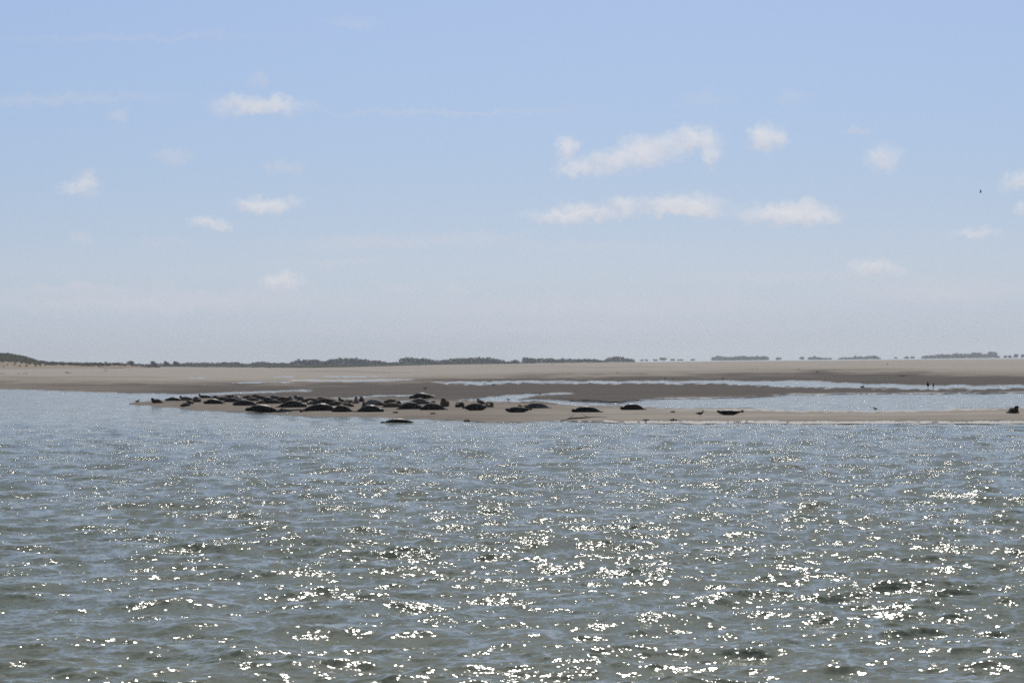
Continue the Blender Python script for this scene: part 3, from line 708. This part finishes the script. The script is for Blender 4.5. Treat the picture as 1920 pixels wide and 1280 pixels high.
for a in [
 ('dark gull standing on the thin left tip of the sandbank', 258, 755.5, 10, 7, 'R'),
 ('small dark bird wading in the glinting pool behind the tan seal', 953, 751.6, 8, 4, 'L'),
 ('tiny dark bird on the wet mud above the raised-tail seal', 1013, 740.5, 5, 3, 'R'),
 ('dark bird walking on the mud under the leftmost blue pool', 925, 723.8, 6.5, 4, 'R'),
 ('dark bird on the mud just above the lone black seal', 797, 730.8, 8, 4, 'R'),
 ('dark gull sitting low on the bar left of the banana-shaped seal', 1313, 780.4, 16, 7, 'R'),
 ('dark long-legged bird at the bright rim of the lagoon', 1641, 769.5, 10, 5, 'L'),
 ('large dark gull standing in the long upper pool', 1617, 728.6, 10, 6, 'R'),
 ('dark bird on the sand above the middle of the upper pool', 1355, 712, 6, 4, 'R'),
 ('left one of two dark specks of birds above the bright pool strip', 1247, 711.6, 5, 3, 'R'),
 ('right one of two dark specks of birds above the bright pool strip', 1262, 711.4, 4, 3, 'L'),
 ('tiny bird on the pale sand below the domed wood', 1158, 700.2, 4, 2.6, 'R'),
 ('tiny dark bird on the pale sand below the square-topped tree', 1497, 693.8, 4, 2.6, 'R'),
 ('dark bird on the pale sand, largest of the three below the ragged thicket', 1532, 699.2, 5, 4, 'R'),
 ('tiny brownish bird on the pale sand below the low thicket', 1564.5, 694.2, 3.2, 2.6, 'L'),
 ('faint bird far out on the pale sand below the rounded hump', 1664, 683.8, 4, 2, 'L')]:
    make_bird(*a)
for a in [('faint grey bird on the pale sand below the box-shaped tree', 1410, 694, 3, 2.4, 'R'), ('fainter grey bird just above the other one below the box-shaped tree', 1419.5, 692, 2.6, 2.4, 'R'),
          ('tiny bird high on the sand under the tall tufted wood', 1035.5, 684, 3.4, 2, 'L'), ('tiny bird at the sand edge under the long wood', 785, 686.8, 3, 2.4, 'R'),
          ('brown bird at the left edge of the beach below the dune', 3, 702, 4, 2, 'R'), ('second brown bird from the left edge of the beach', 8, 702, 3.4, 2, 'L'),
          ('brown bird, first of the scattered three on the beach', 36, 701.4, 3.6, 2.4, 'R'), ('brown bird, middle of the scattered three on the beach', 45, 701.6, 3, 2, 'R'), ('brown bird, last of the scattered three on the beach', 50, 701.4, 4, 2.2, 'L'),
          ('small brown bird right of the two upright dark ones', 131.5, 700.4, 3.6, 2.8, 'L')]:
    make_bird(*a, mat=M_GULL)
make_bird('upright dark bird, left of the two standing on the beach under the dune', 123.8, 700.8, 3, 5, 'R', upright=True, front=True)
make_bird('upright dark bird, right of the two standing on the beach under the dune', 127, 700.8, 3, 5, 'L', upright=True)
make_bird('stout round dark bird at the far end of the upper pool', 1740, 727.8, 19, 6.4, 'L', front=True)
make_bird('slim upright dark bird right beside the stout round one', 1750, 727.6, 4, 10, 'R', upright=True, front=True)

# the gull in the air
pg = at_dist(1839, 361, 360.0)
gl = bpy.data.objects.new('flying_gull', None); COL.objects.link(gl); gl.location = pg; gl.rotation_euler = (0, .15, 2.75); gl.scale = (.8, .8, .8)
tag(gl, 'gull flying with raised wings high in the right of the sky', 'bird')
sp = [(-.24, .012), (-.15, .04), (-.02, .06), (.09, .05), (.15, .035), (.20, .034), (.235, .014)]
link('body', tube([(x_, 0, 0) for x_, _ in sp], [r for _, r in sp], 10, 'body'), M_GULL, gl)
for s in (-1, 1):
    rr = []
    for q_, y_, z_, w_ in ((0, .03, .02, .09), (.3, .13, .18, .10), (.6, .22, .34, .075), (.85, .27, .45, .045), (1, .30, .52, .012)):
        c = Vector((.03 - .10 * q_ ** 2, s * y_, z_)); rr.append([c + Vector((w_ * math.cos(a), 0, .012 * math.sin(a) * (1.2 - q_))) for a in [2 * math.pi * k / 10 for k in range(10)]])
    V, Fq = loft(rr); me = bpy.data.meshes.new('wing'); me.from_pydata([tuple(v_) for v_ in V], [], Fq)
    for p in me.polygons: p.use_smooth = True
    link('wing', me, M_GULL, gl)
link('bill', tube([(.225, 0, 0), (.26, 0, -.005), (.285, 0, -.012)], [.012, .009, .003], 6, 'bill'), M_HORN, gl)

# ------------------------------------------------------------------ things washed up on the sand
m, t, b = material('wet_driftwood'); M_WOOD = m
t.put(b.inputs['Base Color'], t.mix(t.noise(t.new('ShaderNodeTexCoord').outputs['Object'], 6, 4)[0], c4(.02, .016, .012), c4(.07, .055, .04)))
b.inputs['Roughness'].default_value = .7
br = [ground(x_, y_) + Vector((0, 0, .02)) for x_, y_ in ((1051, 789.4), (1060, 787.6), (1068, 785.6), (1084, 784.6), (1102, 783.6), (1120, 783), (1139, 782.4))]
o_ = br[0].copy(); br = [p - o_ for p in br]
for i in range(1, 6): br[i] += Vector((0, random.uniform(-.1, .1), random.uniform(0, .03)))
bo = link('branch', tube(br, [.015, .028, .034, .032, .022, .014, .006], 8, 'branch'), M_WOOD); bo.location = o_
tag(bo, 'thin dark branch washed up along the water edge', 'driftwood')
for a, bq in (((2, .12), (.25, .3, .22)), ((4, .12), (-.3, .25, .16))):
    p = br[a[0]]; tw = link('twig', tube([p, p + Vector(bq) * .5, p + Vector(bq)], [.014, .010, .004], 6, 'twig'), M_WOOD, bo)
M_WEED = fur('drying_seaweed', (.025, .02, .012), (.07, .055, .035), 12, .6, .2)
def weed(label, px, yb, wpx, hpx):
    g_ = ground(px, yb); k = F / g_.y; n = 120
    pts_ = np.stack([rng.normal(0, wpx / k / 4.5, n), rng.normal(0, .22, n), np.abs(rng.normal(0, hpx / k / 2.6, n))], -1)
    V, f = leaf_quads(pts_, .05); o = link('seaweed_clump', mesh_np('seaweed_clump', V, f, False), M_WEED); o.location = g_
    tag(o, label, 'seaweed', 'seaweed clumps on the sand')
for a in [('small dark seaweed clump between the plump black seal and the low gull', 1262, 772.6, 7, 1.6), ('dark seaweed patch at the water edge below the plump black seal', 1212, 788.6, 14, 1.6), ('thin dark seaweed trail at the water edge left of the low gull', 1262, 788, 12, 1.4),
          ('dark seaweed patch on the shore below the slanting seal', 876, 789.2, 10, 1.3), ('long dark seaweed streak on the far sand right of the upper pool birds', 1692, 705, 16, 1.8), ('small dark seaweed clump under the largest black seal', 530, 768, 8, 1.4),
          ('scattered dark seaweed below the big mottled seal', 812, 776, 9, 1.4), ('dark seaweed scrap below the heavy dark seal', 742, 774, 8, 1.4)]:
    weed(*a)
m, t, b = material('weathered_post')
t.put(b.inputs['Base Color'], t.mix(t.noise(t.new('ShaderNodeTexCoord').outputs['Object'], 5, 3)[0], c4(.12, .10, .085), c4(.25, .21, .18)))
for lab, x_, y_, h_ in (('slim weathered post, left of the close pair on the far beach', 196, 697, 5.5), ('slim weathered post, right of the close pair on the far beach', 200, 697, 5.5), ('short weathered post alone on the far beach below the rounded bush', 243, 694.2, 3.6)):
    g_ = ground(x_, y_); k = F / g_.y; hh = h_ / k
    o = link('beach_post', tube([(0, 0, -.2), (.01, 0, hh * .5), (.03, 0, hh * .97), (.03, 0, hh)], [.06, .058, .054, .03], 10, 'beach_post'), m); o.location = g_
    tag(o, lab, 'post', 'posts on the far beach')

# foam left by the wash along the edge of the bar
m, t, b = material('sea_foam'); pos = t.new('ShaderNodeNewGeometry').outputs['Position']
b.inputs['Base Color'].default_value = c4(.44, .42, .41); b.inputs['Roughness'].default_value = .8
Vs, Fs = [], []; 
fx = np.arange(1010, 2160, .8)
wd_ = np.interp(fx, [1010, 1060, 1150, 1200, 1500, 2160], [.2, .5, .7, 1.35, 1.3, 1.2]) * (.55 + .9 * vnoise(fx / 17., fx * 0, 61)) * np.maximum(.03, sstep(-.1, .12, vnoise(fx / 7., fx * 0, 62) - np.interp(fx, [1010, 1150, 1200, 2160], [.6, .5, .1, .06])))
mid_ = FRONT(fx) + .5 + (vnoise(fx / 23., fx * 0, 9) - .5) * 1.6
pr = []
for off, hh in ((1, .004), (.55, .05), (0, .07), (-.55, .055), (-1, .004)):
    p = on_plane(fx, mid_ + off * wd_, 0.0); p[:, 2] += .012 + hh * (.5 + vnoise(fx / 2.5, fx * 0 + off * 3, 63)) * np.minimum(wd_, 1); pr.append(p)
pr = np.stack(pr)
tag(link('foam', mesh_np('foam', pr.reshape(-1, 3), grid_faces(len(pr), len(fx))), m), 'thin white foam line along the edge of the bar', 'foam', kind='stuff')

# ------------------------------------------------------------------ haze (keep last)
def haze_box():
    x0, x1, y0, y1, z0, z1 = -9600, 9600, -60, 8400, -2.2, 34
    V = [(x, y, z) for x in (x0, x1) for y in (y0, y1) for z in (z0, z1)]
    Fq = [(0,1,3,2),(4,6,7,5),(0,4,5,1),(2,3,7,6),(0,2,6,4),(1,5,7,3)]
    me = mesh_np('haze', V, Fq, False)
    m = bpy.data.materials.new('sea_haze'); m.use_nodes = True; t = NT(m.node_tree); t.n.clear()
    pv = t.new('ShaderNodeVolumePrincipled'); pv.inputs['Color'].default_value = c4(.84, .90, 1.0)
    pv.inputs['Density'].default_value = 0.00009; pv.inputs['Anisotropy'].default_value = .3
    o = t.new('ShaderNodeOutputMaterial'); t.l.new(pv.outputs[0], o.inputs['Volume'])
    tag(link('haze', me, m), 'thin pale sea haze over the whole estuary', 'haze', kind='stuff')
haze_box()
